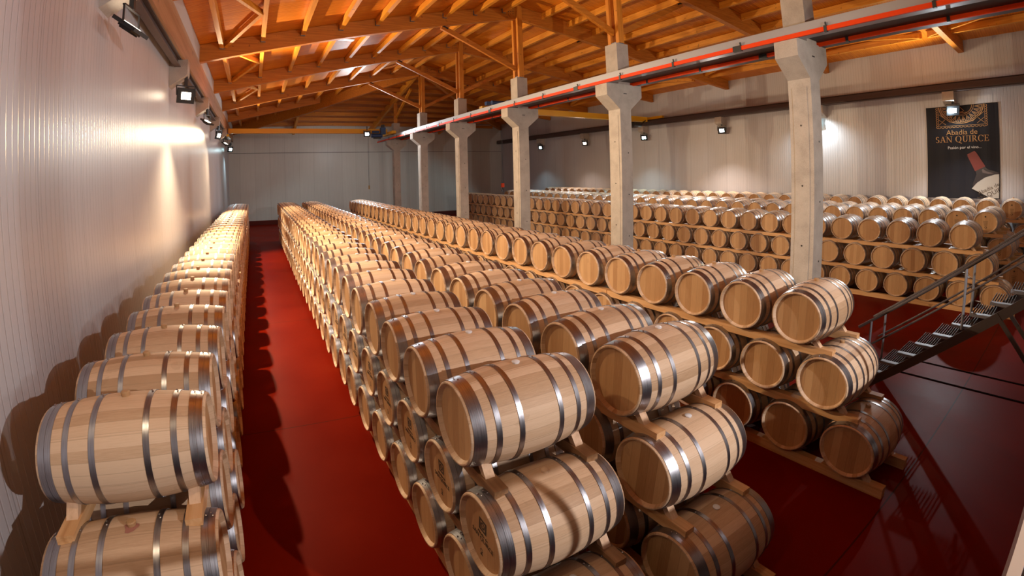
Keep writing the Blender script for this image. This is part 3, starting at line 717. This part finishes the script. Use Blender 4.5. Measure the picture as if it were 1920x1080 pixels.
# ------------------------------------------------------------------ bearers
BTH = .098; BW_ = .10
for key, (x, y0, nm, n, dz, za) in RACK.items():
    for t in range(3):
        z = za - t * dz - .306; ys0 = y0 - .5 * t * S - .42; yend = y0 + (n - .5 * t) * S
        L = 8 * S; pieces = []
        a = ys0; first = True; off = {'A': 0, 'B': 2, 'C': 1, 'D': 3, 'E': 2}.get(key, 0)
        while a < yend - .5:
            b = min(a + L - (off * S if first else 0), yend - .3); pieces.append((a, b - .012)); a = b; first = False
        for sd, sx in ((0, -.37), (1, .37)):
            vis = {('A', 0, 1): 3, ('D', 0, 0): 9, ('E', 0, 0): 9, ('E', 1, 0): 9, ('E', 2, 0): 9, ('B', 1, 0): 9, ('B', 0, 0): 9}.get((key, t, sd), 1)
            for pi_, (a, b) in enumerate(pieces[:vis]):
                mb = MB(); zb = z - BTH
                if t == 2: zb = FZ
                mb.box((x + sx - BW_ / 2, a, zb), (x + sx + BW_ / 2, b, z))
                mat = PINED if key == 'B' and t < 2 and pi_ == 0 else PINE
                o = mb.build('timber_bearer', mat)
                tag(o, 'timber bearer, %s tier of %s, %s side, %s length' % (TN[t], END[key].replace('beside the aisle', '').replace(' just left of the', ' by').replace(' right of the columns', ' beyond columns').strip(), 'left' if sd == 0 else 'right', ORD[pi_]), 'timber', 'timber bearers under the %s' % END[key])
                if pi_ == 0:
                    yb0 = y0 - .5 * t * S
                    for s in (-1,):
                        yc = yb0 - .20; q = MB()
                        q.prism([(yc - .075, z), (yc - .01, z), (yc + .055, z + .075), (yc + .015, z + .115)], 'x', x + sx - .035, x + sx + .035); q.build('chock', CHOCK, o)
                elif key in 'DE' :
                    pass
# small chocks between barrels on the visible lines belong to their bearer: one per barrel on rack D top left
# ------------------------------------------------------------------ stairs
st = empty('metal_stairs', (0, 0, 0)); tag(st, 'dark steel stairs with grating treads and tube handrails rising to the right', 'stairs')
xa, xb = 7.90, 8.62
y_b, z_b = 2.62, FZ; run, rise = .222, .190
n_st = 11
sl = rise / run
def zs(y): return FZ + (y_b - y) * sl
for x in (xa, xb):
    m = MB(); m.bar((x, y_b - .22, FZ + .03), (x, y_b - 2.6, FZ + 2.38 * sl + .03), .03, .12); m.build('stringer', RUST, st)
for i in range(n_st):
    z = FZ + .19 * (i + 1) + .13; y1 = y_b - .24 - run * i
    tr = MB()
    for k in range(9): tr.box((xa + .02, y1 - .25 + k * .03, z - .03), (xb - .02, y1 - .25 + k * .03 + .005, z))
    o = tr.build('tread', RUST, st)
    g = MB(); g.box((xa + .015, y1 - .25, z - .035), (xa + .035, y1, z + .002)); g.box((xa + .02, y1 - .25, z - .035), (xa + .12, y1, z + .002)); g.build('nosing', GALV, o)
for x, nm in ((xa, 'near'), (xb, 'far')):
    P = [(2.34, zs(2.34) - .05, 1.30), (1.13, zs(1.13) - .05, 2.28), (.0, zs(.0) - .05, 3.15)]
    for y, z0, z1 in P:
        m = MB(); m.tube([(x, y, z0), (x, y, z1)], .018, 8); m.build('baluster', GALV, st, smooth=50)
    m = MB(); m.tube([(x, 2.52, 1.17), (x, 0.0, 3.17)], .021, 8); m.build('handrail', RUST, st, smooth=50)
    m = MB(); m.tube([(x, 2.42, .86), (x, 0.0, 2.83)], .014, 8); m.build('mid_rail', RUST, st, smooth=50)
for x in (xa, xb):
    m = MB(); m.bar((x, .75, 1.72), (x, -.1, .55), .05, .05, (1, 0, 0)); m.build('support_strut', RUST, st)
# two flat dark strips along the floor
for x, w_ in ((9.75, 'farther'), (9.01, 'nearer')):
    m = MB(); m.box((x - .03, -2.0, FZ), (x + .03, 2.35, FZ + .006)); o = m.build('floor_channel', plain('matte_black_strip', (.012, .006, .005), .95, 0, 0)); tag(o, 'dark metal strip set in the floor beyond the stairs, %s of two' % w_, 'floor channel', 'dark strips in the floor')
# ------------------------------------------------------------------ banner
XB = XR - .03; by0, by1, bz0, bz1 = 4.35, 2.05, 2.45, 5.69
ban = empty('hanging_banner', (0, 0, 0)); tag(ban, 'black wall banner with gold winery lettering and a tilted wine bottle', 'banner')
BAN = plain('banner_cloth', (.010, .009, .014), .6, 0, .25); GOLD = plain('gold_print', (.42, .20, .07), .5); PALE = plain('pale_print', (.75, .72, .70), .5)
m = MB(); N = 24
for i in range(N):
    ya, yb2 = by0 + (by1 - by0) * i / N, by0 + (by1 - by0) * (i + 1) / N
    ra, rb = XB - .006 * sin(i * 1.3), XB - .006 * sin((i + 1) * 1.3)
    m.add([(ra, ya, bz0), (rb, yb2, bz0), (rb, yb2, bz1), (ra, ya, bz1), (ra + .01, ya, bz0), (rb + .01, yb2, bz0), (rb + .01, yb2, bz1), (ra + .01, ya, bz1)], [(0, 1, 2, 3), (7, 6, 5, 4), (0, 3, 7, 4), (1, 5, 6, 2), (3, 2, 6, 7), (0, 4, 5, 1)])
m.build('cloth', BAN, ban, smooth=40)
BWID = by0 - by1; BH = bz1 - bz0
def on_banner(me, u, v, off=.012):
    """flat mesh (metres) centred at fraction (u, v) of the banner, u from the left"""
    for q in me.vertices:
        a, b, c = q.co; q.co = (XB - off - c, by0 - u * BWID - a, bz1 - v * BH + b)
    return me
def bpart(name, me): o = bpy.data.objects.new(name, me); COL.objects.link(o); o.parent = ban; return o
SERIF = {}
def serif_text(s, h, mat, bold=0):
    me = text_mesh(s, h, mat, bold=bold); return me
# simple serif capitals from strokes: thick stems, thin arms, slab serifs
def stroke_text(s, H_, mat, weight=1.0):
    mb = MB(); x = 0; W = H_ * .13 * weight; w = H_ * .06 * weight; sf = H_ * .30
    def rect(x0, y0, x1, y1): mb.add([(x0, y0, 0), (x1, y0, 0), (x1, y1, 0), (x0, y1, 0)], [(0, 1, 2, 3)])
    def quad(a, b, wd):
        a, b = Vector((*a, 0)), Vector((*b, 0)); n = Vector((0, 0, 1)).cross((b - a).normalized()) * wd / 2; mb.add([a - n, b - n, b + n, a + n], [(0, 1, 2, 3)])
    def serif(cx, y, up): rect(cx - sf / 2, y if up else y - w, cx + sf / 2, y + w if up else y)
    def arc(cx, cy, rx, ry, a0, a1, wf):
        n = 20; P = []
        for k in range(n + 1):
            a = a0 + (a1 - a0) * k / n; t = w + (W * 1.1 - w) * abs(cos(a)) ** 1.5 if wf else w
            P.append((a, t))
        vs = []
        for a, t in P: vs += [(cx + rx * cos(a), cy + ry * sin(a), 0), (cx + (rx - t) * cos(a), cy + (ry - t * .8) * sin(a), 0)]
        mb.add(vs, [(2 * k, 2 * k + 2, 2 * k + 3, 2 * k + 1) for k in range(n)])
    for ch in s:
        if ch == ' ': x += H_ * .35; continue
        if ch == 'S': arc(x + .26 * H_, .74 * H_, .22 * H_, .26 * H_, radians(30), radians(270), 1); arc(x + .26 * H_, .27 * H_, .25 * H_, .27 * H_, radians(90), radians(-150), 1); adv = .58
        elif ch == 'A': quad((x + .12 * H_, 0), (x + .40 * H_, H_), w); quad((x + .68 * H_, 0), (x + .40 * H_, H_), W); rect(x + .22 * H_, .32 * H_, x + .56 * H_, .32 * H_ + w); serif(x + .12 * H_, 0, 1); serif(x + .68 * H_, 0, 1); adv = .84
        elif ch == 'N': rect(x + .12 * H_, 0, x + .12 * H_ + w, H_); rect(x + .68 * H_, 0, x + .68 * H_ + w, H_); quad((x + .12 * H_, H_), (x + .72 * H_, 0), W); serif(x + .14 * H_, 0, 1); serif(x + .10 * H_, H_, 0); serif(x + .70 * H_, H_, 0); adv = .88
        elif ch in 'QOC':
            if ch == 'C': arc(x + .42 * H_, .5 * H_, .38 * H_, .52 * H_, radians(42), radians(318), 1); rect(x + .68 * H_, .66 * H_, x + .68 * H_ + w, .95 * H_); adv = .80
            else: arc(x + .42 * H_, .5 * H_, .40 * H_, .52 * H_, 0, 2 * pi, 1); adv = .90
            if ch == 'Q': quad((x + .42 * H_, 0), (x + .85 * H_, -.22 * H_), W * .8)
        elif ch == 'U': rect(x + .14 * H_, .3 * H_, x + .14 * H_ + W, H_); rect(x + .62 * H_, .3 * H_, x + .62 * H_ + w, H_); arc(x + .41 * H_, .32 * H_, .27 * H_, .33 * H_, pi, 2 * pi, 1); serif(x + .20 * H_, H_, 0); serif(x + .65 * H_, H_, 0); adv = .84
        elif ch == 'I': rect(x + .12 * H_, 0, x + .12 * H_ + W, H_); serif(x + .18 * H_, 0, 1); serif(x + .18 * H_, H_, 0); adv = .40
        elif ch == 'R': rect(x + .12 * H_, 0, x + .12 * H_ + W, H_); serif(x + .18 * H_, 0, 1); rect(x + .03 * H_, H_ - w, x + .35 * H_, H_); rect(x + .2 * H_, .47 * H_, x + .35 * H_, .47 * H_ + w); arc(x + .34 * H_, .735 * H_, .24 * H_, .265 * H_, -pi / 2, pi / 2, 1); quad((x + .36 * H_, .5 * H_), (x + .66 * H_, .0), W); rect(x + .58 * H_, 0, x + .78 * H_, w); adv = .78
        elif ch == 'E': rect(x + .12 * H_, 0, x + .12 * H_ + W, H_); rect(x + .03 * H_, 0, x + .62 * H_, w); rect(x + .03 * H_, H_ - w, x + .58 * H_, H_); rect(x + .2 * H_, .48 * H_, x + .48 * H_, .48 * H_ + w); rect(x + .62 * H_ - w, 0, x + .62 * H_, .25 * H_); rect(x + .58 * H_ - w, .78 * H_, x + .58 * H_, H_); rect(x + .48 * H_ - w, .38 * H_, x + .48 * H_, .62 * H_); adv = .70
        else: adv = .6
        x += adv * H_
    for k in range(len(mb.v)): a = mb.v[k]; mb.v[k] = (a[0] - x / 2, a[1] - H_ / 2, 0)
    return mb, x
mb, wd = stroke_text('SAN QUIRCE', .215, GOLD, 1.0); f = 1.72 / wd
mb.v = [(a * f, b, 0) for a, b, c in mb.v]
bpart('winery_name', on_banner(mb.mesh('winery_name', [GOLD]), .50, .362))
me = text_mesh('Abadía de', .25, GOLD); bpart('winery_name', on_banner(me, .50, .292))
me = text_mesh('Pasión por el vino...', .135, PALE); bpart('motto', on_banner(me, .53, .455))
# ornamental medallion cut off by the top edge
mb = MB()
def arc_band(cx, cy, r0, r1, a0, a1, n=30):
    vs = []
    for k in range(n + 1):
        a = a0 + (a1 - a0) * k / n; vs += [(cx + r0 * cos(a), cy + r0 * sin(a), 0), (cx + r1 * cos(a), cy + r1 * sin(a), 0)]
    mb.add(vs, [(2 * k, 2 * k + 1, 2 * k + 3, 2 * k + 2) for k in range(n)])
def line(a, b, w):
    a, b = Vector((*a, 0)), Vector((*b, 0)); d = (b - a).normalized(); n = Vector((-d.y, d.x, 0)) * w / 2; mb.add([a - n, b - n, b + n, a + n], [(0, 1, 2, 3)])
for r0, r1 in ((.34, .36), (.40, .415), (.70, .725)): arc_band(0, 0, r0, r1, -pi + (.0), 0)
for k in range(12):
    a0 = -pi + pi * (k + .08) / 12; a1 = -pi + pi * (k + .92) / 12; am = (a0 + a1) / 2
    p0 = (.44 * cos(am), .44 * sin(am)); p1 = (.67 * cos(a0), .67 * sin(a0)); p2 = (.67 * cos(a1), .67 * sin(a1))
    line(p0, p1, .018); line(p1, p2, .018); line(p2, p0, .018); line((.53 * cos(am), .53 * sin(am)), (.66 * cos(am), .66 * sin(am)), .014)
for sx in (-1, 1):
    for k in range(9):                       # scalloped side border
        y = -.02 - k * .095; arc_band(sx * .77, y - .045, .035, .052, pi / 2 if sx < 0 else -pi / 2, 3 * pi / 2 if sx < 0 else pi / 2, 8)
    line((sx * .745, 0), (sx * .745, -.80), .014)
    line((sx * .35, -.66), (sx * .72, -.30), .014); line((sx * .50, -.74), (sx * .73, -.52), .014); line((sx * .73, -.74), (sx * .52, -.52), .014)
for k in range(13): arc_band(-.72 + .12 * k, -.83, .040, .057, -pi, 0, 8)
line((-.76, -.80), (.76, -.80), .014)
line((-.18, -.30), (.18, -.28), .02); arc_band(0, -.10, .14, .165, -pi * .9, -pi * .35, 10); line((-.05, -.02), (.10, -.22), .018)
mb.v = [(a, b * .86, c) for a, b, c in mb.v]
bpart('medallion_print', on_banner(mb.mesh('medallion_print', [GOLD]), .50, .005))
# wine bottle picture, leaning left, cut by the right edge
LBL = plain('label_print', (.42, .37, .32), .6); CAPS = plain('capsule_print', (.17, .022, .018), .5); GLS = plain('bottle_print', (.018, .012, .018), .25); SHO = plain('bottle_shine_print', (.10, .07, .07), .3)
def rotp(pts, ang, ox, oy): return [(ox + x * cos(ang) - y * sin(ang), oy + x * sin(ang) + y * cos(ang), 0) for x, y in pts]
def poly_banner(name, pts, mat, u=0, v=0, off=.013):
    pts = [(min(p[0], BWID - .02), max(p[1], -BH + .03)) for p in pts]
    mb = MB(); mb.add([(p[0], p[1], 0) for p in pts], [tuple(range(len(pts)))]); me = mb.mesh(name, [mat])
    return bpart(name, on_banner(me, 0, 0, off))
A_ = radians(27); ox, oy = 1.42, -1.66; KB = 1.5          # bottle top in banner metres from the top left
def bp(pts): return [(p[0], p[1]) for p in rotp([(a * KB, b * KB) for a, b in pts], A_, ox, oy)]
poly_banner('bottle_glass', bp([(-.11, -.42), (.11, -.42), (.13, -.50), (.32, -.68), (.34, -1.6), (-.34, -1.6), (-.32, -.68), (-.13, -.50)]), GLS, off=.014)
poly_banner('bottle_shine', bp([(.02, -.45), (.05, -.45), (.08, -.52), (.20, -.64), (.10, -.60), (.0, -.52)]), SHO, off=.016)
poly_banner('bottle_capsule', bp([(-.085, .0), (.085, .0), (.10, -.05), (.12, -.42), (-.12, -.42), (-.10, -.05)]), CAPS, off=.016)
poly_banner('bottle_label', bp([(-.36, -.74), (-.2, -.67), (0, -.64), (.2, -.67), (.36, -.74), (.37, -1.62), (-.37, -1.62)]), LBL, off=.018)
def label_text(s, size, lx, ly, mat):
    me = text_mesh(s, size, mat)
    for q in me.vertices:
        a, b, c = q.co; a = (a + lx) * KB; b = (b + ly) * KB; X = ox + a * cos(A_ ) - b * sin(A_); Y = oy + a * sin(A_) + b * cos(A_); q.co = (min(X, BWID - .02), max(Y, -BH + .03), c)
    return bpart('label_lettering', on_banner(me, 0, 0, .020))
label_text('Abadía de', .12, -.05, -.90, INK); label_text('SAN QUIRCE', .14, -.05, -1.02, INK)

# ------------------------------------------------------------------ platform guard rail at the camera
t = empty('guard_rail', (0, 0, 0)); tag(t, 'pale guard rail panel with bright top edge in the bottom right corner', 'railing')
m = MB(); m.tube([(-1.85, -.05, 2.95), (7.8, -.05, 2.95)], .024, 8); m.build('handrail', RUST, t)
for x in (-1.0, .25, 1.5, 2.75, 4.0, 5.25, 6.5, 7.75):
    m = MB(); m.tube([(x, -.05, 1.90), (x, -.05, 2.95)], .02, 8); m.build('baluster', RUST, t)
PALED = plain('pale_deck', (.30, .22, .21), .6)
m = MB(); m.box((-1.85, -.03, 1.90), (7.8, -.01, 2.42)); m.build('kick_panel', PALED, t)
m = MB(); m.box((-1.85, -.035, 2.42), (7.8, .0, 2.435)); m.build('panel_edge', plain('bright_edge', (.65, .52, .40), .4, .3), t)
t = empty('viewing_platform', (0, 0, 0)); tag(t, 'pale grey steel deck behind the guard rail panel at the bottom right', 'platform')
m = MB(); m.box((-1.85, YN + .05, 1.84), (8.66, .015, 1.90)); m.build('deck', PALED, t)
for x in (-1.7, 2.6, 7.0):
    m = MB(); m.box((x, -2.0, FZ), (x + .1, -1.9, 1.84)); m.build('leg', RUST, t)
